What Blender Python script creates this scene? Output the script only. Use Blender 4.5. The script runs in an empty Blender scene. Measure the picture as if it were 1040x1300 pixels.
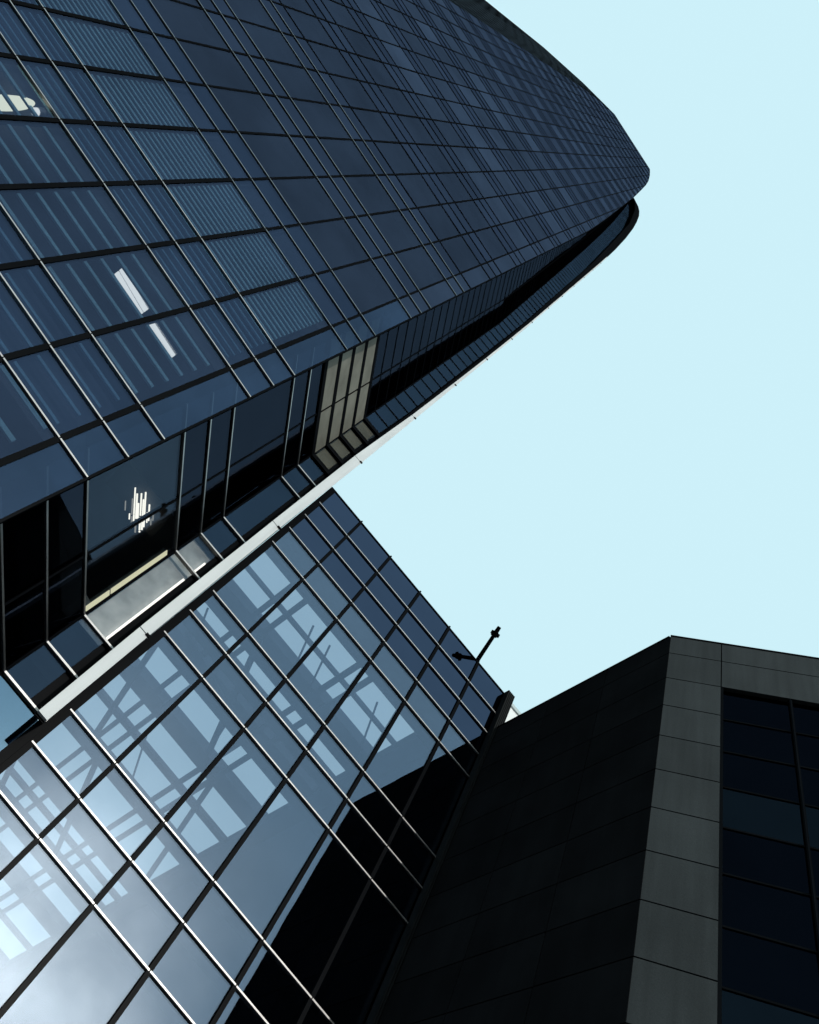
import bpy, math, random
from mathutils import Vector, Matrix
random.seed(7)
S = 0.3            # metres per survey unit (all coordinates below are survey units, camera eye at 0,0,0)
EYE = 1.6
GZ = -EYE / S      # ground level in survey units
C = bpy.context.scene.collection

def W(p):
    return (p[0] * S, p[1] * S, p[2] * S + EYE)

# ------------------------------------------------------------------ helpers
class MB:
    def __init__(self):
        self.v = []; self.f = []
    def poly8(self, b, t):            # b: 4 corners, t: 4 matching corners
        n = len(self.v); self.v += [W(p) for p in b] + [W(p) for p in t]
        self.f += [(n+3, n+2, n+1, n), (n+4, n+5, n+6, n+7)]
        for i in range(4):
            j = (i + 1) % 4
            self.f.append((n+i, n+j, n+4+j, n+4+i))
        return self
    def box(self, x0, x1, y0, y1, z0, z1):
        return self.poly8([(x0,y0,z0),(x1,y0,z0),(x1,y1,z0),(x0,y1,z0)], [(x0,y0,z1),(x1,y0,z1),(x1,y1,z1),(x0,y1,z1)])
    def prism(self, pts, z0, z1, pts1=None):
        n = len(self.v); k = len(pts); pts1 = pts1 or pts
        self.v += [W((x, y, z0)) for x, y in pts] + [W((x, y, z1)) for x, y in pts1]
        self.f += [tuple(range(n + k - 1, n - 1, -1)), tuple(range(n + k, n + 2 * k))]
        for i in range(k):
            j = (i + 1) % k
            self.f.append((n + i, n + j, n + k + j, n + k + i))
        return self
    def bar(self, a, b, w, h=None):   # rectangular bar from a to b
        h = h or w
        a = Vector(a); b = Vector(b); d = (b - a).normalized()
        up = Vector((0, 0, 1)) if abs(d.z) < 0.95 else Vector((1, 0, 0))
        s = d.cross(up).normalized(); u = s.cross(d).normalized()
        q = [(-w/2, -h/2), (w/2, -h/2), (w/2, h/2), (-w/2, h/2)]
        return self.poly8([a + s*i + u*j for i, j in q], [b + s*i + u*j for i, j in q])
    def tube(self, a, b, r0, r1=None, n=12):
        r1 = r0 if r1 is None else r1
        a = Vector(a); b = Vector(b); d = (b - a).normalized()
        up = Vector((0, 0, 1)) if abs(d.z) < 0.95 else Vector((1, 0, 0))
        s = d.cross(up).normalized(); u = s.cross(d).normalized()
        m = len(self.v)
        for p, r in ((a, r0), (b, r1)):
            for i in range(n):
                t = 2 * math.pi * i / n
                self.v.append(W(p + (s * math.cos(t) + u * math.sin(t)) * r))
        for i in range(n):
            j = (i + 1) % n
            self.f.append((m + i, m + j, m + n + j, m + n + i))
        self.f += [tuple(range(m + n - 1, m - 1, -1)), tuple(range(m + n, m + 2 * n))]
        return self
    def build(self, name, mat, parent=None, bevel=0):
        if not self.v:
            return None
        me = bpy.data.meshes.new(name); me.from_pydata(self.v, [], self.f)
        import bmesh
        bm = bmesh.new(); bm.from_mesh(me); bmesh.ops.recalc_face_normals(bm, faces=bm.faces)
        bm.to_mesh(me); bm.free()
        o = bpy.data.objects.new(name, me); me.materials.append(mat)
        if bevel:
            md = o.modifiers.new('bevel', 'BEVEL'); md.width = bevel; md.segments = 2; md.limit_method = 'ANGLE'
        C.objects.link(o)
        if parent:
            o.parent = parent
            o.matrix_parent_inverse = parent.matrix_basis.inverted()
        return o

def thing(name, label, cat, loc, group=None):
    o = bpy.data.objects.new(name, None); o.location = W(loc); o.empty_display_size = 0.3
    C.objects.link(o); o['label'] = label; o['category'] = cat
    if group: o['group'] = group
    return o

def tag(o, label, cat, group=None):
    o['label'] = label; o['category'] = cat
    if group: o['group'] = group
    return o

def lerp(tab, z):
    if z <= tab[0][0]: return tab[0][1]
    for (a, va), (b, vb) in zip(tab, tab[1:]):
        if z <= b: return va + (vb - va) * (z - a) / (b - a)
    return tab[-1][1]

# ------------------------------------------------------------------ materials
def newmat(name):
    m = bpy.data.materials.new(name); m.use_nodes = True
    nt = m.node_tree; nt.nodes.clear()
    out = nt.nodes.new('ShaderNodeOutputMaterial')
    return m, nt, out

def solid(name, col, rough=0.6, metal=0.0, var=0.15, scale=1.2, bump=0.0, spec=0.5, fine=0.0):
    m, nt, out = newmat(name); N = nt.nodes; L = nt.links
    p = N.new('ShaderNodeBsdfPrincipled'); L.new(p.outputs[0], out.inputs[0])
    p.inputs['Roughness'].default_value = rough; p.inputs['Metallic'].default_value = metal
    p.inputs['Specular IOR Level'].default_value = spec
    tc = N.new('ShaderNodeTexCoord')
    no = N.new('ShaderNodeTexNoise'); no.inputs['Scale'].default_value = scale; no.inputs['Detail'].default_value = 6
    L.new(tc.outputs['Object'], no.inputs['Vector'])
    ra = N.new('ShaderNodeValToRGB')
    ra.color_ramp.elements[0].position = 0.3; ra.color_ramp.elements[1].position = 0.7
    ra.color_ramp.elements[0].color = [c * (1 - var) for c in col] + [1]
    ra.color_ramp.elements[1].color = [min(1, c * (1 + var)) for c in col] + [1]
    L.new(no.outputs['Fac'], ra.inputs[0])
    last = ra.outputs[0]
    if fine:
        n2 = N.new('ShaderNodeTexNoise'); n2.inputs['Scale'].default_value = 60; n2.inputs['Detail'].default_value = 3
        L.new(tc.outputs['Object'], n2.inputs['Vector'])
        mr = N.new('ShaderNodeMapRange'); mr.inputs['From Min'].default_value = .3; mr.inputs['From Max'].default_value = .7
        mr.inputs['To Min'].default_value = 1 - fine; mr.inputs['To Max'].default_value = 1 + fine
        L.new(n2.outputs['Fac'], mr.inputs[0])
        mx = N.new('ShaderNodeVectorMath'); mx.operation = 'SCALE'
        L.new(last, mx.inputs[0]); L.new(mr.outputs[0], mx.inputs['Scale']); last = mx.outputs[0]
    L.new(last, p.inputs['Base Color'])
    if bump:
        b = N.new('ShaderNodeBump'); b.inputs['Strength'].default_value = bump; b.inputs['Distance'].default_value = 0.02
        n3 = N.new('ShaderNodeTexNoise'); n3.inputs['Scale'].default_value = 25; n3.inputs['Detail'].default_value = 6
        L.new(tc.outputs['Object'], n3.inputs['Vector'])
        L.new(n3.outputs['Fac'], b.inputs['Height']); L.new(b.outputs[0], p.inputs['Normal'])
    return m

def glass(name, refl, trans, rough=0.0, wave=0.004, var=0.12, body=(0, 0, 0)):
    """coated architectural glass: a tinted mirror coat over tinted clear glass"""
    m, nt, out = newmat(name); N = nt.nodes; L = nt.links
    g = N.new('ShaderNodeBsdfGlossy'); g.inputs['Roughness'].default_value = rough
    t = N.new('ShaderNodeBsdfTransparent'); t.inputs['Color'].default_value = (*trans, 1)
    a = N.new('ShaderNodeAddShader')
    tc = N.new('ShaderNodeTexCoord')
    no = N.new('ShaderNodeTexNoise'); no.inputs['Scale'].default_value = 0.35; no.inputs['Detail'].default_value = 5; no.inputs['Roughness'].default_value = .6
    L.new(tc.outputs['Object'], no.inputs['Vector'])
    mr = N.new('ShaderNodeMapRange'); mr.inputs['From Min'].default_value = .3; mr.inputs['From Max'].default_value = .7
    mr.inputs['To Min'].default_value = 1 - var; mr.inputs['To Max'].default_value = 1 + var
    L.new(no.outputs['Fac'], mr.inputs[0])
    oi = N.new('ShaderNodeNewGeometry')
    mr2 = N.new('ShaderNodeMapRange'); mr2.inputs['To Min'].default_value = 1 - var; mr2.inputs['To Max'].default_value = 1 + var
    L.new(oi.outputs['Random Per Island'], mr2.inputs[0])
    mu = N.new('ShaderNodeMath'); mu.operation = 'MULTIPLY'
    L.new(mr.outputs[0], mu.inputs[0]); L.new(mr2.outputs[0], mu.inputs[1])
    sc = N.new('ShaderNodeVectorMath'); sc.operation = 'SCALE'; sc.inputs[0].default_value = refl
    L.new(mu.outputs[0], sc.inputs['Scale']); L.new(sc.outputs[0], g.inputs['Color'])
    if wave:
        b = N.new('ShaderNodeBump'); b.inputs['Strength'].default_value = 1; b.inputs['Distance'].default_value = wave
        n3 = N.new('ShaderNodeTexNoise'); n3.inputs['Scale'].default_value = 0.8; n3.inputs['Detail'].default_value = 1
        L.new(tc.outputs['Object'], n3.inputs['Vector'])
        L.new(n3.outputs['Fac'], b.inputs['Height']); L.new(b.outputs[0], g.inputs['Normal'])
    L.new(g.outputs[0], a.inputs[0]); L.new(t.outputs[0], a.inputs[1])
    last = a.outputs[0]
    if max(body) > 0:
        d = N.new('ShaderNodeBsdfDiffuse'); d.inputs['Color'].default_value = (*body, 1)
        a2 = N.new('ShaderNodeAddShader'); L.new(last, a2.inputs[0]); L.new(d.outputs[0], a2.inputs[1]); last = a2.outputs[0]
    L.new(last, out.inputs[0])
    return m

def matte(name, col, var=.15, scale=1.0, sheen=0.0):
    m, nt, out = newmat(name); N = nt.nodes; L = nt.links
    d = N.new('ShaderNodeBsdfDiffuse'); tc = N.new('ShaderNodeTexCoord')
    no = N.new('ShaderNodeTexNoise'); no.inputs['Scale'].default_value = scale; no.inputs['Detail'].default_value = 6
    L.new(tc.outputs['Object'], no.inputs['Vector'])
    ra = N.new('ShaderNodeValToRGB'); ra.color_ramp.elements[0].position = .3; ra.color_ramp.elements[1].position = .7
    ra.color_ramp.elements[0].color = [c * (1 - var) for c in col] + [1]; ra.color_ramp.elements[1].color = [c * (1 + var) for c in col] + [1]
    L.new(no.outputs['Fac'], ra.inputs[0]); L.new(ra.outputs[0], d.inputs['Color'])
    if sheen:
        g = N.new('ShaderNodeBsdfGlossy'); g.inputs['Roughness'].default_value = .35; g.inputs['Color'].default_value = (sheen, sheen, sheen, 1)
        a = N.new('ShaderNodeAddShader'); L.new(d.outputs[0], a.inputs[0]); L.new(g.outputs[0], a.inputs[1]); L.new(a.outputs[0], out.inputs[0])
    else:
        L.new(d.outputs[0], out.inputs[0])
    return m

def panel_tone(m, amount, stain):
    nt = m.node_tree; N = nt.nodes; L = nt.links
    sh = next(n for n in N if n.type in ('BSDF_PRINCIPLED', 'BSDF_DIFFUSE')); ci = sh.inputs['Base Color' if sh.type == 'BSDF_PRINCIPLED' else 'Color']
    src = ci.links[0].from_socket
    ge = N.new('ShaderNodeNewGeometry'); r1 = N.new('ShaderNodeMapRange'); r1.inputs['To Min'].default_value = 1 - amount; r1.inputs['To Max'].default_value = 1 + amount
    L.new(ge.outputs['Random Per Island'], r1.inputs[0])
    tc = N.new('ShaderNodeTexCoord'); mp = N.new('ShaderNodeMapping'); mp.inputs['Scale'].default_value = (3.5, 3.5, .22); L.new(tc.outputs['Object'], mp.inputs[0])
    no = N.new('ShaderNodeTexNoise'); no.inputs['Scale'].default_value = 1.4; no.inputs['Detail'].default_value = 4; L.new(mp.outputs[0], no.inputs['Vector'])
    r2 = N.new('ShaderNodeMapRange'); r2.inputs['From Min'].default_value = .35; r2.inputs['From Max'].default_value = .65
    r2.inputs['To Min'].default_value = 1 - stain; r2.inputs['To Max'].default_value = 1 + stain * .6
    L.new(no.outputs['Fac'], r2.inputs[0])
    mu = N.new('ShaderNodeMath'); mu.operation = 'MULTIPLY'; L.new(r1.outputs[0], mu.inputs[0]); L.new(r2.outputs[0], mu.inputs[1])
    sc = N.new('ShaderNodeVectorMath'); sc.operation = 'SCALE'; L.new(src, sc.inputs[0]); L.new(mu.outputs[0], sc.inputs['Scale']); L.new(sc.outputs[0], ci)

def lamp(name, col, strength):
    m, nt, out = newmat(name)
    e = nt.nodes.new('ShaderNodeEmission'); e.inputs[0].default_value = (*col, 1); e.inputs[1].default_value = strength
    nt.links.new(e.outputs[0], out.inputs[0])
    return m

M = dict(
    tglass=glass('tower_glass', (.029, .037, .060), (.47, .50, .53), wave=.004, var=.18),
    tglass_mid=glass('tower_glass_mid', (.030, .037, .058), (.30, .325, .36), var=.18),
    tglass_high=glass('tower_glass_high', (.046, .057, .090), (.10, .115, .14), var=.18),
    tspan=glass('tower_spandrel_glass', (.029, .039, .065), (.42, .455, .50)),
    tspan_high=glass('tower_spandrel_glass_high', (.037, .047, .078), (.08, .09, .11)),
    twing=glass('tower_wing_glass', (.037, .052, .084), (.30, .35, .40), var=.2),
    sglass=glass('return_glass', (.017, .022, .034), (.20, .22, .24)),
    fglass=glass('facet_glass', (.040, .046, .054), (.05, .06, .07)),
    bglass=glass('recess_glass', (.024, .036, .056), (.30, .34, .38)),
    baseglass=glass('base_glass', (.12, .19, .26), (.25, .30, .35)),
    aglass=glass('atrium_glass', (.097, .121, .162), (.52, .54, .57), wave=.002, var=.06),
    aspan=glass('atrium_spandrel_glass', (.050, .068, .112), (.0, .0, .0), wave=.002, var=.06),
    stglass=glass('stone_window_glass', (.0022, .0032, .0055), (.04, .04, .05)),
    stglass_blue=glass('stone_window_glass_pale', (.0055, .0085, .0125), (.04, .04, .05)),
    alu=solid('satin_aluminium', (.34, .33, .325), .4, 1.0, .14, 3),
    alu_mid=solid('half_shaded_aluminium', (.22, .22, .225), .3, 1.0, .06),  # dimmer copy for middle fins, part of the underside shade in its colour
    alu_dark=matte('shaded_aluminium', (.006, .0075, .010)),  # darkest copy for high fins, shade of their undersides in the colour
    dark=matte('black_anodised_frame', (.0035, .004, .005), sheen=.002),
    white=solid('white_fascia_paint', (.54, .565, .575), .6, 0, .06, .7, fine=.03),
    core=solid('core_concrete', (.05, .055, .06), .8, 0, .2),
    ceil=matte('office_ceiling', (.10, .115, .135)),
    blind=matte('pale_blue_blind', (.46, .80, .92), .08),
    tan=solid('tan_sheet_face', (.135, .132, .112), .8, 0, .26, 1.2, fine=.10, spec=.1),
    wallgrey=solid('brushed_grey_panel', (.55, .55, .56), .42, .4, .25, 3, .1),
    steel=matte('painted_roof_steel', (.018, .026, .038)),
    dwall=matte('dark_party_wall', (.004, .005, .006)),
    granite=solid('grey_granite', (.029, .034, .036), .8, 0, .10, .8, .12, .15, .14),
    granite_shaded=matte('shaded_granite', (.0112, .0114, .0124), .2, .8, sheen=.0012),  # darker copy of the granite, the left wall's shade put into its colour
    joint=matte('joint_sealant', (.0012, .0012, .0015)),
    pilaster=matte('dark_ribbed_metal', (.012, .0125, .013), .15, 2, sheen=.008),
    pale=solid('pale_render', (.72, .74, .74), .7, 0, .05, .5),
    palegrey=solid('grey_roof_edge', (.40, .47, .48), .6, 0, .06),
    black=matte('black_painted_steel', (.004, .004, .005)),
    tanrowglass=glass('clear_tan_row_glass', (.010, .011, .012), (.82, .82, .80)),
    lobby=glass('lobby_glass', (.022, .029, .042), (.70, .71, .70)),
    asphalt=solid('asphalt', (.05, .05, .052), .9, 0, .2, .6, .3, .3, .2),
    paving=solid('plaza_paving', (.07, .07, .068), .8, 0, .12, 1.1, .1, .3, .1),
    tube=lamp('white_lamp_tube', (1, .97, .88), 2.6),
    tube_dim=lamp('dim_lamp_tube', (1, .97, .9), 1.9),
    rod=lamp('dim_light_rod', (1, .98, .92), .4), rod_bright=lamp('light_rod', (1, .97, .88), 2.0),
    warm=lamp('warm_lamp', (1, .97, .72), 2.6),
)

panel_tone(M['granite'], .10, .16); panel_tone(M['granite_shaded'], .14, .07); panel_tone(M['white'], .03, .06)

# ------------------------------------------------------------------ facade planes
class Face:
    def __init__(s, ox, oy, azd):
        a = math.radians(azd); s.o = (ox, oy); s.d = (math.sin(a), math.cos(a)); s.n = (math.cos(a), -math.sin(a))  # n looks outwards
    def p(s, t, z, off=0):
        return (s.o[0] + s.d[0]*t + s.n[0]*off, s.o[1] + s.d[1]*t + s.n[1]*off, z)
    def tX(s, x): return (x - s.o[0]) / s.d[0]
    def slab(s, mb, t0b, t1b, t0t, t1t, z0, z1, o0, o1):
        b = [s.p(t0b, z0, o0), s.p(t1b, z0, o0), s.p(t1b, z0, o1), s.p(t0b, z0, o1)]
        t = [s.p(t0t, z1, o0), s.p(t1t, z1, o0), s.p(t1t, z1, o1), s.p(t0t, z1, o1)]
        return mb.poly8(b, t)
    def rect(s, mb, t0, t1, z0, z1, o0, o1): return s.slab(mb, t0, t1, t0, t1, z0, z1, o0, o1)
    def dist(s, t, z):
        p = s.p(t, z); return math.sqrt(p[0]**2 + p[1]**2 + p[2]**2)

class Bag:
    """collects the pieces of one kind of part: the nearest ones become parts of their own, the rest one 'stuff' part"""
    def __init__(s, name, parent, cap=98): s.n = name; s.p = parent; s.cap = cap; s.items = []
    def add(s, key, mat, mb): s.items.append((key, mat, mb))
    def flush(s):
        s.items.sort(key=lambda i: i[0])
        for k, m, mb in s.items[:s.cap]: mb.build(s.n, m, s.p)
        rest = s.items[s.cap:]
        if rest:
            mats = []; A = MB(); mi = []
            for k, m, mb in rest:
                if m not in mats: mats.append(m)
                n = len(A.v); A.v += mb.v; A.f += [tuple(i + n for i in f) for f in mb.f]; mi += [mats.index(m)] * len(mb.f)
            o = A.build(s.n, mats[0], s.p); o['kind'] = 'stuff'
            for m in mats[1:]: o.data.materials.append(m)
            for pl, i in zip(o.data.polygons, mi): pl.material_index = i

# ================================================================== GLASS TOWER
tower = thing('glass_tower', 'tall dark blue glass tower with pale metal fins and a white strip down its corner', 'tower', (-40, 60, GZ))
PER = 16.03
ZTOP = 475.5
FM = Face(-8.38, 30, 83.6)
main_r = [(0, 0.0), (200, -.12), (219, -.5), (274, -2.2), (326, -3.95), (370, -5.9), (401, -7.4), (425, -9.0), (450, -11.6), (465, -13.6), (475.5, -15.3)]
TLT = [(0, -76), (215, -73.5), (318, -69.5), (403, -66), (440, -62.6), (475.5, -57.4)]
def tl(z): return FM.tX(lerp(TLT, z))
TL = FM.tX(-78.5)
def tr(z): return lerp(main_r, z)
VX = [-10.78 - 0] + [-15.56 - 4.88 * i for i in range(13)]
VT = [FM.tX(x) for x in VX]                       # going left
floors = range(-2, 28)
def zs(base):                                     # the three horizontal lines of each storey
    return [base, base + 3.2, base + 6.4]
win = Bag('window', tower); span = Bag('spandrel_panel', tower); wing = Bag('wing_pane', tower)
fin = Bag('fin', tower, 99)
cols = [0.0] + VT + [TL]
Zl = []
for k in floors:
    for q, z in enumerate(zs(29.5 + PER * k)):
        if z < ZTOP - 2: Zl.append((z, k, q))
Zl.append((ZTOP, 28, 0))
def bright(k): return k >= 6
for (z0, k, q), (z1, _, _) in zip(Zl, Zl[1:]):
    z0c = max(z0, GZ)
    if z1 <= GZ: continue
    for c in range(len(cols) - 1):
        a, b = cols[c + 1], cols[c]
        g = .09
        ab, at = max(a, tl(z0c)), max(a, tl(z1))
        if c == 0:
            t1b, t1t = tr(z0c), tr(z1)
        else:
            t1b, t1t = min(b, tr(z0c)), min(b, tr(z1))
        if t1b - ab < .25 and t1t - at < .25: continue
        t1b = max(t1b, ab + .2); t1t = max(t1t, at + .2)
        mb = MB(); j = [random.uniform(-.012, .012) for _ in range(4)]
        # each pane sits a hair out of true, like real glazing
        B = [FM.p(ab + g, z0c + g, j[0]), FM.p(t1b - g, z0c + g, j[1]), FM.p(t1b - g, z0c + g, j[1] - .08), FM.p(ab + g, z0c + g, j[0] - .08)]
        T = [FM.p(at + g, z1 - g, j[2]), FM.p(t1t - g, z1 - g, j[3]), FM.p(t1t - g, z1 - g, j[3] - .08), FM.p(at + g, z1 - g, j[2] - .08)]
        mb.poly8(B, T)
        key = FM.dist((a + b) / 2, z0c) + (60 if z0c < 15 else 0)
        if c == 0:
            wing.add(key, M['twing'] if k < 3 else M['tglass_high'], mb)
        elif q == 2:
            win.add(key, M['tglass_high'] if bright(k) else (M['tglass'] if k < 2 else M['tglass_mid']), mb)
        else:
            span.add(key, M['tspan_high'] if k >= 3 else M['tspan'], mb)
for (z, k, q) in Zl:
    if z < GZ: continue
    mb = MB()
    low = z < 88
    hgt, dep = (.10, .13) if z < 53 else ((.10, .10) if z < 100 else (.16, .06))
    brk = [c for c in cols[1:] if tl(z) + .5 < c < tr(z) - .5] if z < 130 else []
    st = [tr(z)] + brk + [tl(z)]
    for i, (b, a) in enumerate(zip(st, st[1:])):
        dz = random.uniform(-.012, .012)
        FM.slab(mb, a + .035, b - .035, a + .035, b - .035, z + dz - hgt/2, z + dz + hgt/2, -.1, dep)
    fin.add(abs(z - 40), M['alu'] if z < 53 else (M['alu_mid'] if z < 100 else M['alu_dark']), mb)  # fins change to darker metal with height, imitating their shaded undersides
for t in VT:
    mb = MB(); zt = ZTOP
    for z in range(200, 476, 5):
        if tr(z) < t + .3 or tl(z) > t - .3: zt = z; break
    if zt < 70: continue
    FM.rect(mb, t - .17, t + .17, GZ, 62, -.5, .06); FM.rect(mb, t - .115, t + .115, 62, zt, -.5, .05)
    mb.build('mullion', M['dark'], tower)
# the free edge of the glass wing and of the roof
mb = MB()
for (z0, a), (z1, b) in zip(main_r, main_r[1:]):
    FM.slab(mb, a - .07, a + .07, b - .07, b + .07, max(z0, GZ) if z0 else GZ, z1, -.35, .05)
mb.build('edge_trim', M['dark'], tower)
mb = MB(); FM.rect(mb, tl(ZTOP), tr(ZTOP), ZTOP, ZTOP + .6, -.6, .05); mb.build('roof_coping', M['dark'], tower)

# left side, bending gently away from the main face and leaning towards the roof
def side_pts(z):
    f = max(0, min(1, (z - 150) / 325)); P0 = FM.p(tl(z), z)
    return [P0[:2], (-90 + 9.2 * f, 25.2 + 1.2 * f), (-112 + 3.2 * f, 29.5 + .45 * f), (-151 + 2 * f, 37.0)]
SN = (math.cos(math.radians(98)), -math.sin(math.radians(98)))
fac = Bag('side_pane', tower, 60)
def side_at(z, u, off=0):                          # u in 0..3 along the three bends
    P = side_pts(z); i = min(2, int(u)); q = u - i
    return (P[i][0] + (P[i+1][0] - P[i][0]) * q + SN[0] * off, P[i][1] + (P[i+1][1] - P[i][1]) * q + SN[1] * off, z)
us = [i / 4 for i in range(4)] + [1 + i / 5 for i in range(5)] + [2 + i / 8 for i in range(9)]
def side_patch(mb, u0, u1, z0, z1, o0, o1):
    return mb.poly8([side_at(z0, u0, o1), side_at(z0, u1, o1), side_at(z0, u1, o0), side_at(z0, u0, o0)],
                    [side_at(z1, u0, o1), side_at(z1, u1, o1), side_at(z1, u1, o0), side_at(z1, u0, o0)])
for (z0, k, q), (z1, _, _) in zip(Zl, Zl[1:]):
    if z1 <= GZ: continue
    for u0, u1 in zip(us, us[1:]):
        e = .02
        fac.add(abs(z0 - 330), M['fglass'], side_patch(MB(), u0 + e, u1 - e, max(z0, GZ) + .09, z1 - .09, -.08, 0))
for (z, k, q) in Zl:
    if z > GZ:
        mb = MB()
        for i in range(3): side_patch(mb, i, i + .999, z - .08, z + .08, -.1, .03)
        fin.add(200 + z, M['alu_dark'], mb)
zc_ = [GZ, 150, 215, 318, 403, 440, ZTOP]
for u in us:
    mb = MB()
    for z0, z1 in zip(zc_, zc_[1:]): side_patch(mb, max(0, u - .018), min(2.999, u + .018), z0, z1, -.5, .02)
    mb.build('mullion', M['dark'], tower)
mb = MB()
for i in range(3): side_patch(mb, i, i + .999, ZTOP, ZTOP + .6, -.6, .05)
mb.build('roof_coping', M['dark'], tower)

# return face (turned about 54 degrees) and recessed face beside the white strip
conc = [(0, -4.05), (140, -4.05), (178, -5.14), (245, -7.1), (300, -9.1), (344, -11.0), (400, -14.0), (440, -16.5), (470, -19)]
Y3 = 42.1
ZT2 = 466
outer = [(0, -.42), (30, -.46), (45, -.58), (56, -.56), (68, -.45), (150, -.42), (198, -.8), (254, -1.15), (300, -1.85), (340, -2.9), (380, -4.5), (405, -6.0), (430, -8.0), (446, -10.2), (456, -12.6), (466, -17.4)]
face3r = [(0, -1.95), (72, -1.95), (88, -1.5), (151, -1.45), (180, -1.9), (244, -2.8), (313, -5.0), (379, -7.3), (430, -11.5), (456, -15.6), (466, -18.5)]
ret = Bag('return_pane', tower); rec = Bag('recess_pane', tower); tr2 = Bag('transom', tower, 99); tr3 = Bag('recess_transom', tower, 99)
a36 = math.radians(36); d36 = (math.sin(a36), math.cos(a36))
def F2(z):                                        # return face: plane through the moving concave corner
    return Face(lerp(conc, z), Y3, 36)
LEN2 = 11.5; MID2 = -4.35
base2 = 27.4
Z2 = []
for k in range(-2, 28):
    hs = [0, 3.2, 6.4] if k < 2 else [0, 3.2, 6.4, 9.6, 12.8]
    for q, h in enumerate(hs):
        z = base2 + PER * k + h
        if z < ZT2 - 1: Z2.append((z, k, q))
Z2.append((ZT2, 28, 0))
def slab2(mb, t0, t1, z0, z1, o0, o1):
    A, B = F2(z0), F2(z1)
    mb.poly8([A.p(t0, z0, o0), A.p(t1, z0, o0), A.p(t1, z0, o1), A.p(t0, z0, o1)],
             [B.p(t0, z1, o0), B.p(t1, z1, o0), B.p(t1, z1, o1), B.p(t0, z1, o1)])
    return mb
def is_tan(k, q): return k == 2 and q in (2, 3, 4) or (k == 3 and q == 0 and False)
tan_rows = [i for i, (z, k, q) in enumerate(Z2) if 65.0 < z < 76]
shade = 0
for i, ((z0, k, q), (z1, _, _)) in enumerate(zip(Z2, Z2[1:])):
    if z1 <= GZ: continue
    z0c = max(z0, GZ)
    tanrow = i in tan_rows
    for t0, t1 in ((-LEN2, MID2), (MID2, 0)):
        mb = slab2(MB(), t0 + .06, t1 - .06, z0c + .08, z1 - .08, -.08, random.uniform(-.01, .01))
        ret.add(z0c + 40 + (40 if z0c < 12 else 0), M['lobby'] if 33 < z0 < 40 else M['sglass'], mb)
    if tanrow:  # tan sheets on both faces of these rows
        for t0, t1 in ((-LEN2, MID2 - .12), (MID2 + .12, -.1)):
            slab2(MB(), t0, t1, z0 + .4, z1 - .4, .03, .09).build('tan_sheet', M['tan'], tower)
        mb = MB().box(-3.85, -1.97, Y3 + .12, Y3 + .18, z0 + .35, z1 - .35); mb.build('tan_sheet', M['tan'], tower)
    xa0, xa1, xb0, xb1 = lerp(conc, z0c), lerp(conc, z1), lerp(face3r, z0c), lerp(face3r, z1)
    low = z1 < base2 + .5
    mb = MB()
    if low:
        mb.poly8([(xa0 + .1, Y3, z0c + .08), (-.7, Y3, z0c + .08), (-.7, Y3 + .08, z0c + .08), (xa0 + .1, Y3 + .08, z0c + .08)],
                 [(xa1 + .1, Y3, z1 - .25), (-.7, Y3, z1 - .25), (-.7, Y3 + .08, z1 - .25), (xa1 + .1, Y3 + .08, z1 - .25)])
    else:
        xb0 = max(xb0, xa0 + .3); xb1 = max(xb1, xa1 + .3)
        mb.poly8([(xa0 + .1, Y3, z0c + .1), (xb0, Y3, z0c + .1), (xb0, Y3 + .08, z0c + .1), (xa0 + .1, Y3 + .08, z0c + .1)],
                 [(xa1 + .1, Y3, z1 - .1), (xb1, Y3, z1 - .1), (xb1, Y3 + .08, z1 - .1), (xa1 + .1, Y3 + .08, z1 - .1)])
    rec.add(z0c + 40 + (40 if z0c < 12 else 0), M['baseglass'] if low else (M['tanrowglass'] if tanrow else M['lobby'] if 33 < z0 < 46 else M['bglass']), mb)
for i, (z, k, q) in enumerate(Z2):
    if z < GZ: continue
    intan = 64.5 < z < 79
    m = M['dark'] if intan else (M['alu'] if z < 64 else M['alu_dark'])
    hh = .7 if intan else (.14 if z < 64 else .10)
    mb = slab2(MB(), -LEN2, .02, z - hh/2, z + hh/2, -.1, .14 if z < 64 or intan else .05)
    tr2.add(abs(z - 20), m, mb)
    x0, x1 = lerp(conc, z), (-.42 if abs(z - base2) < .1 else max(lerp(face3r, z) + (.75 if z < 80 else .1), lerp(conc, z) + .3))
    mb = MB().box(x0 + .05, x1, Y3 - (.2 if z < 64 or intan else .06), Y3 + .1, z - (.3 if intan else .07), z + (.3 if intan else .07))
    tr3.add(abs(z - 20), m, mb)
for b in (win, span, wing, fin, fac, ret, rec, tr2, tr3): b.flush()
# vertical bars of the return face and corner posts, following the taper
cut = [GZ, 27, 60, 100, 140, 178, 210, 245, 300, 344, 380, 410, 440, 466]
mb = MB()
for z0, z1 in zip(cut, cut[1:]): slab2(mb, MID2 - .07, MID2 + .07, z0, z1, -.3, .05)
mb.build('mullion', M['dark'], tower)
mb = MB()
for z0, z1 in zip(cut, cut[1:]): slab2(mb, -.12, .12, z0, z1, -.3, .06)
mb.build('corner_post', M['dark'], tower)
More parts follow.
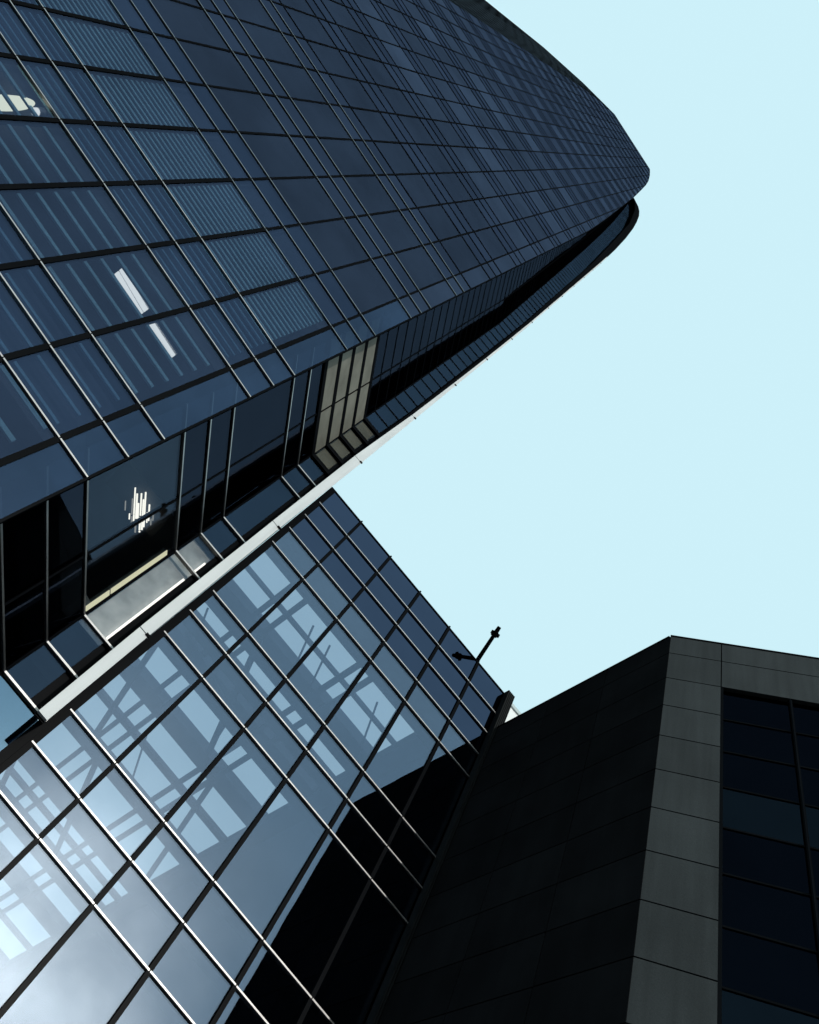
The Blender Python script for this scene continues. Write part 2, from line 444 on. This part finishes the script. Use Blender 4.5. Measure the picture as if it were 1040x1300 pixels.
# black fin wall standing out from the recessed face, with the white strip along its front edge
YW = 40.3; KW = YW / Y3
wing_in = [(0, -1.12), (27, -1.16), (38, -1.36), (60, -1.42), (75, -1.44), (114, -1.15), (151, -1.2), (180, -1.75), (244, -2.6), (313, -4.7), (379, -6.9), (430, -11), (456, -15), (466, -18)]
cutw = [27.25, 60, 75, 88, 114, 151, 180, 198, 224, 254, 280, 300, 320, 340, 360, 380, 395, 405, 418, 430, 440, 446, 456, 466]
mb = MB()
for z0, z1 in zip(cutw, cutw[1:]):
    a0, a1, b0, b1 = [lerp(q, z) * KW for q in (wing_in, outer) for z in (z0, z1)]
    b0 = max(b0, a0 + .1); b1 = max(b1, a1 + .1)
    mb.poly8([(a0, YW, z0 * KW), (b0, YW, z0 * KW), (b0, Y3 + .1, z0), (a0, Y3 + .1, z0)], [(a1, YW, z1 * KW), (b1, YW, z1 * KW), (b1, Y3 + .1, z1), (a1, Y3 + .1, z1)])
mb.build('corner_fin_wall', M['dark'], tower)
mb = MB()
for z0, z1 in zip(cutw, cutw[1:]):
    a0, a1, b0, b1 = [max(lerp(face3r, z0), lerp(conc, z0) + .3), max(lerp(face3r, z1), lerp(conc, z1) + .3), lerp(wing_in, z0) * KW - .02, lerp(wing_in, z1) * KW - .02]
    b0 = max(b0, a0 + .05); b1 = max(b1, a1 + .05)
    mb.poly8([(a0, Y3 + .15, z0), (b0, Y3 + .15, z0), (b0, Y3 + 2.9, z0), (a0, Y3 + 2.9, z0)], [(a1, Y3 + .15, z1), (b1, Y3 + .15, z1), (b1, Y3 + 2.9, z1), (a1, Y3 + 2.9, z1)])
mb.box(-.74, -.2, Y3 - .06, Y3 + 2.9, GZ, 27.3)
mb.build('corner_recess', M['dark'], tower)
# white corner strip in lengths with open joints and small clips
inner = [(0, -1.10), (27, -1.14), (38, -1.34), (60, -1.40), (75, -1.42), (88, -1.02), (114, -.76), (151, -.70), (198, -1.02), (254, -1.4), (300, -1.85), (340, -2.5)]
jz = [27.3, 36.4, 54.2, 71.6, 88.2, 105, 122, 139, 156, 173, 190, 207, 224, 241, 258, 275]
for z0, z1 in zip(jz, jz[1:]):
    z0g = z0 + .09
    i0, i1, o0, o1 = [lerp(q, z) * KW for q in (inner, outer) for z in (z0g, z1)]
    mb = MB().poly8([(i0, YW - .25, z0g * KW), (o0 + .02, YW - .25, z0g * KW), (o0 + .02, YW - .01, z0g * KW), (i0, YW - .01, z0g * KW)], [(i1, YW - .25, z1 * KW), (o1 + .02, YW - .25, z1 * KW), (o1 + .02, YW - .01, z1 * KW), (i1, YW - .01, z1 * KW)])
    mb.build('fascia_strip', M['white'], tower)
    if z0 > 30:
        MB().box(o0 - .2, o0 + .12, YW - .34, YW - .24, z0 * KW - .06, z0 * KW + .14).build('fascia_clip', M['dark'], tower)
# storeys behind the glass
def outline(z, e=1.2):
    r = min(FM.tX(-10.9), tr(z) - 2.2); b = FM.p(r, z, -e)
    cx = lerp(conc, z); f2 = F2(z); h = f2.p(-LEN2 - 1, z, -e); dd = f2.p(-.2, z, -e)
    return [FM.p(tl(z) + .5, z, -e)[:2], b[:2], (min(b[0] - .6, h[0]), h[1] + .6), dd[:2], (cx + .1, Y3 + .9), (max(lerp(face3r, z), cx + .4), Y3 + .9),
            (max(lerp(face3r, z), cx + .4), 110), (-150, 110), side_at(z, 2.98, -e)[:2], side_at(z, 2, -e)[:2], side_at(z, 1, -e)[:2]]
for k in range(-2, 28):
    z0 = max(29.5 + PER * k + .25, GZ); z1 = 29.5 + PER * k + 6.0
    if z1 < GZ + .2: continue
    z1 = min(z1, ZT2)
    mb = MB().prism(outline(z0), z0, z1, outline(z1)); mb.build('floor_slab', M['ceil'], tower)
MB().prism([(-140, 54), (-66, 40), (-26, 44), (-24, 100), (-140, 100)], GZ, 470).build('core_wall', M['core'], tower)
MB().prism([(-147, 39), (-108, 31.5), (-80, 28), (-57, 26.2), (-27, 29.8), (-22, 40), (-20, 108), (-148, 108)], 470, 472).build('roof', M['core'], tower)
mb = MB().prism([(-149, 40), (-148, 109), (-26, 109), (-26, 108), (-146, 108), (-147, 40)], GZ, ZTOP); mb.build('rear_wall', M['core'], tower)

# pale blinds hung just behind the glass, wide spaced on the low floors and close higher up
def blind(zlo, zhi, step, tl, tr_, hgt, off=-.75):
    mb = MB(); z = zlo + step * .6
    while z < zhi - .1:
        FM.rect(mb, tl, tr_, z, z + hgt, off - .16, off)
        z += step
    mb.build('blind', M['blind'], tower)
TB = FM.tX(-11.6)
for k in (-1, 0, 1):
    b0 = 29.5 + PER * k
    stp = {-1: 2.1, 0: 1.5, 1: .66}[k]
    hg = {-1: .3, 0: .26, 1: .27}[k]
    for a, b in zip(cols[2:10], cols[1:9]):
        bb = min(b, TB) - .02
        blind(b0 + 6.3, b0 + 16.1, stp, a + .02, bb, hg, -.38)
        if k < 1:
            blind(b0 - .1, b0 + 3.1, 1.6, a + .02, bb, .2, -.38)
            blind(b0 + 3.1, b0 + 6.3, 1.6, a + .02, bb, .2, -.38)
        else:
            blind(b0 - .1, b0 + 3.1, .8, a + .02, bb, .16, -.38)
            blind(b0 + 3.1, b0 + 6.3, .8, a + .02, bb, .16, -.38)

# ------------------------------------------------------------------ lamps and added glowing parts at the tower glass
def strip_light(a, b, w, h, mat, label, group=None, name='strip_light'):
    t = thing(name, label, 'ceiling light', ((a[0]+b[0])/2, (a[1]+b[1])/2, a[2]), group)
    A = Vector(a); B = Vector(b)
    MB().bar(A + Vector((0, 0, .14)), B + Vector((0, 0, .14)), w + .2, .12).build('housing', M['wallgrey'], t)
    d = (B - A).normalized(); s = d.cross(Vector((0, 0, 1))).normalized()
    for q in (-1, 1):
        MB().bar(A + s * q * w * .27, B + s * q * w * .27, w * .40, h).build('tube', mat, t)
    return t
strip_light((-20.6, 31.1, 44.9), (-17.5, 31.75, 44.9), .95, .1, M['tube'], 'brightest twin tube light behind the tower glass, in the panel with the wide blind stripes')
strip_light((-16.7, 31.9, 44.9), (-14.0, 32.3, 44.9), .62, .1, M['tube'], 'slimmer twin tube light just below the brighter one, in the panel nearest the tower corner')
t = thing('pendant_lamp', 'pale yellow oval lamp glowing behind tower glass at the left picture edge', 'pendant lamp', (-33.4, 29.3, 44.6))
ev = []
for i in range(32):
    q = 2 * math.pi * i / 32
    ev.append((-33.4 + 1.75 * math.cos(q) + .28 * math.sin(q), 29.3 - 1.7 * math.cos(q) + .42 * math.sin(q)))
MB().prism(ev, 44.25, 44.7).build('lamp_shade', M['warm'], t)
MB().tube((-33.4, 29.3, 44.7), (-33.4, 29.3, 45.4), .18).build('stem', M['dark'], t)
t = thing('spot_lamp', 'small round white spot lamp beside the pale yellow oval lamp', 'spot lamp', (-31.3, 27.95, 44.7))
MB().tube((-31.3, 27.95, 44.5), (-31.3, 27.95, 44.75), .26, n=16).build('lens', M['tube'], t)
MB().tube((-31.3, 27.95, 44.76), (-31.3, 27.95, 45.3), .3, n=16).build('housing', M['wallgrey'], t)
# bundle of linear pendants behind the return face
rng = random.Random(3)
t = thing('linear_chandelier', 'cluster of short white light rods hanging behind the tower corner glass', 'chandelier', (-8.6, 41.3, 43.6))
MB().box(-11.2, -6.0, 40.3, 43.3, 43.75, 43.95).build('ceiling_plate', M['core'], t)
for i in range(26):
    u = -2.5 + i * .19 + rng.uniform(-.04, .04)
    w = math.exp(-((u - .1) / .95) ** 2)
    p0 = .9 - (.3 + 1.9 * w) * rng.uniform(.5, 1); p1 = .9 + (.2 + 1.9 * w) * rng.uniform(.4, 1)
    cx, cy = -8.5 + u * d36[1], 41.5 - u * d36[0]
    q = p0
    while q < p1:
        e = min(p1, q + rng.uniform(.7, 2.2))
        if rng.random() < .35 + .6 * w:
            MB().bar((cx + d36[0] * q, cy + d36[1] * q, 43.4), (cx + d36[0] * e, cy + d36[1] * e, 43.4), .045 + .07 * w * rng.uniform(.5, 1.2), .08).build('light_rod', M['rod_bright'] if rng.random() < w else M['rod'], t)
        q = e + rng.uniform(.04, .15)
# jamb trim glowing to look lit up the inside corner; panel with added glare lamps
t = thing('glowing_corner_trim', 'cream trim up the inner corner of the tower, made to glow as if lit', 'trim', (-4.2, 41.8, 33.8))
def v_line(z0, z1, m, nm): slab2(MB(), -.62, -.24, z0, z1, .03, .08).build(nm, m, t)
M['cream'] = lamp('cream_trim_glow', (.95, .95, .66), .62)  # lit look of the jamb trim put in as emission
v_line(34.0, 36.2, M['cream'], 'glowing_trim'); v_line(36.35, 42.4, M['cream'], 'glowing_trim')
MB().box(-3.95, -1.5, Y3 + .55, Y3 + .75, 33.7, 46.4).build('lobby_panel', M['wallgrey'], tower)
t = thing('glare_light', 'long upright lamp added for the glare on the grey panel beside the white strip', 'added light', (-2.0, 42.5, 33.8))
MB().box(-2.12, -1.8, Y3 + .2, Y3 + .32, 34.3, 42.6).build('glare_bar', M['tube'], t)  # glowing bar added to make the bright glare on this pane
t = thing('glare_light', 'short upright lamp added for glare above the long one in the next panel up', 'added light', (-2.0, 42.5, 43.8))
MB().box(-2.1, -1.8, Y3 + .2, Y3 + .32, 43.9, 45.3).build('glare_bar', M['tube'], t)

# ================================================================== ATRIUM BUILDING
atrium = thing('atrium_building', 'lower glass building with steel roof beams showing through its sloping grid of panes', 'building', (14, 60, GZ))
FG = Face(0, 45.7, 90); FG.n = (0, -1)
gx = [-.15, 4.25, 8.95, 13.69, 18.42, 23.1, 27.35]
gz = []
for k in range(-2, 3):
    for q, h in enumerate((0, 3.22, 6.42)):
        gz.append((25.05 + PER * k + h, q))
gz = [g for g in gz if g[0] > GZ] 
gz += [(57.1 + 9.65, 3), (70.3, 4)]
gz = sorted(g for g in gz if g[0] < 70.4)
gz[0:0] = [(GZ, 2)]
for (z0, q), (z1, _) in zip(gz, gz[1:]):
    for a, b in zip(gx, gx[1:]):
        opaque = z0 > 60
        mb = MB().box(a + .08, b - .08, 45.7, 45.78, z0 + .08, z1 - .08)
        mb.build('spandrel_panel' if opaque else 'window', M['aspan'] if opaque else M['aglass'], atrium)
        if opaque: MB().box(a + .1, b - .1, 46.0, 46.3, z0 + .05, z1 - .05).build('back_panel', M['dwall'], atrium)
for x in gx:
    w = .34 if x < 0 else .15
    MB().box(x - w, x + w, 45.55, 46.1, GZ, 70.3).build('mullion', M['dark'], atrium)
for z, q in gz[1:]:
    if z > 70: continue
    mb = MB()
    for a, b in zip(gx, gx[1:]):
        dz = random.uniform(-.012, .012)
        mb.box(a + .04, b - .04, 45.52, 45.74, z + dz - .055, z + dz + .055)
    mb.build('fin', M['alu'], atrium)
    MB().box(gx[0], gx[-1], 45.79, 46.05, z - .1, z + .1).build('transom', M['dark'], atrium)
MB().box(gx[0] - .3, 28.2, 45.62, 46.6, 70.3, 70.46).build('parapet_cap', M['dark'], atrium)
# small upstand bolts on the cap, seen as ticks against the sky
for x in gx[1:-1]:
    MB().box(x - .08, x + .08, 45.55, 45.75, 70.46, 70.58).build('cap_joint', M['dark'], atrium)
# side wall, rear wall
MB().box(27.7, 28.1, 46.5, 175, GZ, 69.5).build('side_wall', M['dwall'], atrium)
# steel roof over the atrium
ZR = 68
for y, w in ((63.7, 2.0), (74.3, 2.8), (84.4, 2.9), (99.6, 1.8), (112.6, 3.4), (125, 3.6), (135.8, 3.8), (157, 3.5)):
    MB().box(-.2, 25.6, y - w/2, y + w/2, ZR - .5, ZR + .9).build('roof_girder', M['steel'], atrium)
for y, w in ((59.2, .3), (69.5, .3), (91.5, 1.0), (118, .8), (146, .9)):
    MB().box(-.2, 25.6, y - w/2, y + w/2, ZR - .3, ZR + .3).build('roof_purlin', M['steel'], atrium)
for x in (4.85, 7.0, 15.8, 17.75):
    MB().box(x - .32, x + .32, 55, 172, ZR - .95, ZR - .52).build('roof_rafter', M['steel'], atrium)
MB().box(-.2, 27.7, 46.6, 55.4, ZR - .6, ZR + 1).build('roof_deck', M['dwall'], atrium)
MB().box(25.6, 27.7, 55.4, 172, ZR - .9, ZR + .8).build('edge_beam', M['steel'], atrium)
for (a, b) in (((1.7, 71.2), (15.6, 75.2)), ((.3, 76), (4.8, 98)), ((7.2, 99), (15.6, 124)), ((0, 113), (12, 157)), ((17.8, 84), (25.6, 112)), ((7.2, 63), (15.6, 84))):
    MB().bar((*a, ZR - 1.3), (*b, ZR - 1.3), .7, .4).build('roof_brace', M['steel'], atrium)
for (a, b) in (((9.5, 56, 66.4), (12.5, 63, 66.4)), ((12.2, 56, 66.4), (15.2, 63, 66.4)), ((13, 76, 66.4), (15, 83, 66.4)), ((20, 56, 66.4), (24, 63, 66.4)), ((8, 87, 66.4), (13, 98, 66.4)), ((1, 66, 66.4), (4, 73, 66.4))):
    MB().bar(a, b, .2, .2).build('tie_rod', M['steel'], atrium)
for z, q in gz[1:]:
    if 8 < z < 60: MB().box(gx[0], 27.1, 46.07, 46.95, z - .1, z + .1).build('inner_ledge', M['steel'], atrium)
# ribbed dark metal pilaster where the glass meets the stone
mb = MB().box(27.2, 28.15, 44.9, 46.4, GZ, 70.35)
mb.build('corner_pilaster', M['pilaster'], atrium)
mb = MB()
for i in range(5): mb.box(27.22 + .19 * i, 27.31 + .19 * i, 44.8, 44.898, GZ, 70.25)
mb.build('pilaster_rib', M['pilaster'], atrium)

# ================================================================== STONE BUILDING
stone = thing('stone_building', 'low dark stone building with a blunt corner and black windows', 'building', (34, 32, GZ))
ZS = 64.4
sj = [61.75] + [61.75 - 3.65 * i for i in range(1, 20)]
sj = [ZS] + [z for z in sj if z > GZ + 1] + [GZ]
cx, cy = 27.6, 25.25
FR = Face(cx, cy, 139); FR.n = (-FR.d[1] * -1, -FR.d[0] * 1)
# outward normal of the right face looks back towards the camera
nx, ny = math.cos(math.radians(139)), -math.sin(math.radians(139))
FR.n = (nx, ny)
# left wall: large slabs with open joints, darkened in colour for its shade
yj = [25.25, 31.85, 38.45, 44.9]
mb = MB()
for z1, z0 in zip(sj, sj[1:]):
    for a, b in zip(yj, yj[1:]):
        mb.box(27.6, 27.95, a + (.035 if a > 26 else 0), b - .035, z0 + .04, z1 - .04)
mb.build('stone_cladding', M['granite_shaded'], stone)
mb = MB()
for z1, z0 in zip(sj, sj[1:]):
    FR.rect(mb, 0.02, 3.90, z0 + .045, z1 - .045, -.35, 0)
for z1, z0 in zip(sj[:2], sj[1:3]):
    for i in range(5):
        FR.rect(mb, 3.98 + 9.28 * i, 3.98 + 9.28 * (i + 1) - .07, z0 + .045, z1 - .045, -.35, 0)
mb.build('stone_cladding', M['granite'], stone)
end = FR.p(50, 0)
MB().prism([(27.93, 25.5), (27.93, 44.85), (70, 44.85), (end[0] + 6, end[1] + 2), FR.p(50, 0, -.5)[:2], FR.p(.2, 0, -.5)[:2]], GZ, ZS - .3).build('structural_wall', M['joint'], stone)
for r, (z1, z0) in enumerate(zip(sj[2:], sj[3:])):
    for i in range(9):
        t0 = 3.98 + 4.64 * i + (.12 if i == 0 else .14); t1 = 3.98 + 4.64 * (i + 1) - .14
        mat = M['stglass_blue'] if r % 3 == 2 and r in (2, 3, 6, 10) or r in (3, 7, 11) else M['stglass']
        mat = M['stglass_blue'] if r in (3, 7, 11) else M['stglass']
        if t1 > 49: continue
        mb = MB(); FR.rect(mb, t0, t1, z0 + .1, z1 - .1, -.40, -.34); mb.build('window', mat, stone)
    mb = MB(); FR.rect(mb, 3.98, 46, z0 - .06, z0 + .06, -.42, -.27); mb.build('transom', M['dark'], stone)
for i in range(10):
    t = 4.0 + 4.64 * i
    mb = MB(); FR.rect(mb, t - .1, t + .1, GZ, sj[2] - .05, -.42, -.05 if i else -.02); mb.build('mullion', M['dark'], stone)
    if i:
        mb = MB(); FR.rect(mb, t - .035, t + .035, GZ, sj[2] - .08, -.05, .02); mb.build('mullion_cap', M['alu_dark'], stone)
mb = MB(); mb.box(27.55, 28.3, 25.4, 44.85, ZS, ZS + .16)
mb.build('coping', M['dark'], stone)
mb = MB(); FR.rect(mb, -.02, 50, ZS + .002, ZS + .165, -.8, .05); mb.build('coping', M['dark'], stone)

# ================================================================== PALE BUILDING BEHIND
pale = thing('pale_building', 'pale building peeping over the stone roof beside the dark pilaster', 'building', (48, 72, GZ))
MB().box(36.2, 64, 60, 84, GZ, 91.6).build('wall', M['pale'], pale)
MB().box(36.0, 64.2, 59.75, 84.2, 91.6, 92.3).build('roof_edge', M['palegrey'], pale, bevel=.03)
for zz in (20, 36, 52, 68):
    for i in range(5):
        w_ = MB().box(39 + 5 * i, 42 + 5 * i, 59.9, 59.98, zz, zz + 7).build('window', M['stglass'], pale)

# ================================================================== ROOF ARM
arm = thing('floodlight_arm', 'slim black arm leaning out over the glass parapet against the sky', 'light pole', (23.1, 45.95, 70.6))
b0 = Vector((23.1, 46.1, 70.62)); tip = Vector((21.81, 42.34, 72.72)); d = (tip - b0).normalized()
b1 = b0 + d * .01
Ln = (tip - b0).length
MB().tube(b0, b0 + d * Ln * .78, .23, .2).build('arm', M['black'], arm)
MB().tube(b0 + d * Ln * .74, b0 + d * Ln * .86, .34, .34, 10).build('lamp_collar', M['black'], arm)
MB().tube(b0 + d * Ln * .86, tip, .24, .2, 10).build('lamp_head', M['black'], arm)
s = d.cross(Vector((0, 0, 1))).normalized()
MB().bar(b0 + d * Ln * .81 - s * .5, b0 + d * Ln * .81 + s * .46, .3, .3).build('cross_bar', M['black'], arm)
MB().box(22.8, 23.4, 45.8, 46.4, 70.6, 70.75).build('base_plate', M['black'], arm)

# ================================================================== GROUND
def struct(name, mb, mat):
    o = mb.build(name, mat); o['kind'] = 'structure'; return o
struct('ground', MB().box(-6000, 6000, -6000, 6000, GZ - 1.5, GZ - .6), M['asphalt'])
struct('pavement', MB().box(-170, 90, -14, 180, GZ - .6, GZ), M['paving'])

# ================================================================== SKY, SUN
SUN_AZ, SUN_EL = math.radians(172), math.radians(20)      # azimuth from +Y towards +X: behind the camera
sd = Vector((math.sin(SUN_AZ) * math.cos(SUN_EL), math.cos(SUN_AZ) * math.cos(SUN_EL), math.sin(SUN_EL)))
w = bpy.data.worlds.new('World'); bpy.context.scene.world = w; w.use_nodes = True
nt = w.node_tree; nt.nodes.clear(); N = nt.nodes; L = nt.links
out = N.new('ShaderNodeOutputWorld'); bg = N.new('ShaderNodeBackground'); L.new(bg.outputs[0], out.inputs[0])
sky = N.new('ShaderNodeTexSky'); sky.sky_type = 'NISHITA'; sky.sun_disc = False
sky.sun_elevation = SUN_EL; sky.sun_rotation = SUN_AZ; sky.dust_density = 2.0
# thin bright overcast veil over the clear sky, brighter round the hidden sun
tc = N.new('ShaderNodeTexCoord')
nrm = N.new('ShaderNodeVectorMath'); nrm.operation = 'NORMALIZE'; L.new(tc.outputs['Generated'], nrm.inputs[0])
dot = N.new('ShaderNodeVectorMath'); dot.operation = 'DOT_PRODUCT'; L.new(nrm.outputs[0], dot.inputs[0]); dot.inputs[1].default_value = sd
mx = N.new('ShaderNodeMath'); mx.operation = 'MAXIMUM'; L.new(dot.outputs['Value'], mx.inputs[0]); mx.inputs[1].default_value = 0
pw = N.new('ShaderNodeMath'); pw.operation = 'POWER'; L.new(mx.outputs[0], pw.inputs[0]); pw.inputs[1].default_value = 60
sc = N.new('ShaderNodeVectorMath'); sc.operation = 'SCALE'; sc.inputs[0].default_value = (52, 46, 36)
cn = N.new('ShaderNodeTexNoise'); cn.inputs['Scale'].default_value = 5.5; cn.inputs['Detail'].default_value = 5; L.new(nrm.outputs[0], cn.inputs['Vector'])
cm = N.new('ShaderNodeMapRange'); cm.inputs['From Min'].default_value = .35; cm.inputs['From Max'].default_value = .65; cm.inputs['To Min'].default_value = .55; cm.inputs['To Max'].default_value = 1.4
L.new(cn.outputs['Fac'], cm.inputs[0])
pm = N.new('ShaderNodeMath'); pm.operation = 'MULTIPLY'; L.new(pw.outputs[0], pm.inputs[0]); L.new(cm.outputs[0], pm.inputs[1]); L.new(pm.outputs[0], sc.inputs['Scale'])
veil = N.new('ShaderNodeVectorMath'); veil.operation = 'ADD'; L.new(sc.outputs[0], veil.inputs[0]); veil.inputs[1].default_value = (6.35, 9.05, 9.85)
mix = N.new('ShaderNodeMix'); mix.data_type = 'RGBA'; mix.inputs['Factor'].default_value = .96
L.new(sky.outputs[0], mix.inputs['A']); L.new(veil.outputs[0], mix.inputs['B'])
L.new(mix.outputs['Result'], bg.inputs['Color']); bg.inputs['Strength'].default_value = .1

sl = bpy.data.lights.new('sun', 'SUN'); sl.energy = 2.2; sl.angle = math.radians(.5); sl.color = (1, .97, .92)
so = bpy.data.objects.new('sun', sl); C.objects.link(so)
so.rotation_euler = sd.to_track_quat('Z', 'Y').to_euler(); so.location = (0, -20, 60)

# ================================================================== CAMERA
f, ppx, ppy, zx, zy = 1030., 468., 587., 922., 208.
zc = Vector((zx - ppx, -(zy - ppy), -f)).normalized()
xc = Vector((-(zy - ppy) , -(zx - ppx), 0)).normalized()
xc = Vector((zc.y, -zc.x, 0)).normalized()
yc = zc.cross(xc)
cd = bpy.data.cameras.new('camera'); co = bpy.data.objects.new('camera', cd); C.objects.link(co)
R = Matrix((xc, yc, zc)).to_4x4()                        # world axes expressed in camera space -> camera to world
co.matrix_world = Matrix.Translation((0, 0, EYE)) @ R
cd.sensor_fit = 'VERTICAL'; cd.sensor_height = 36; cd.sensor_width = 28.8; cd.lens = 36 * f / 1300
cd.shift_x = (520 - ppx) / 1300; cd.shift_y = -(650 - ppy) / 1300
cd.clip_start = .05; cd.clip_end = 5000
sc_ = bpy.context.scene; sc_.camera = co
sc_.view_settings.view_transform = 'Standard'; sc_.view_settings.look = 'None'
sc_.view_settings.exposure = 0; sc_.view_settings.gamma = 1
sc_.render.engine = 'CYCLES'; sc_.cycles.max_bounces = 8; sc_.cycles.transparent_max_bounces = 24
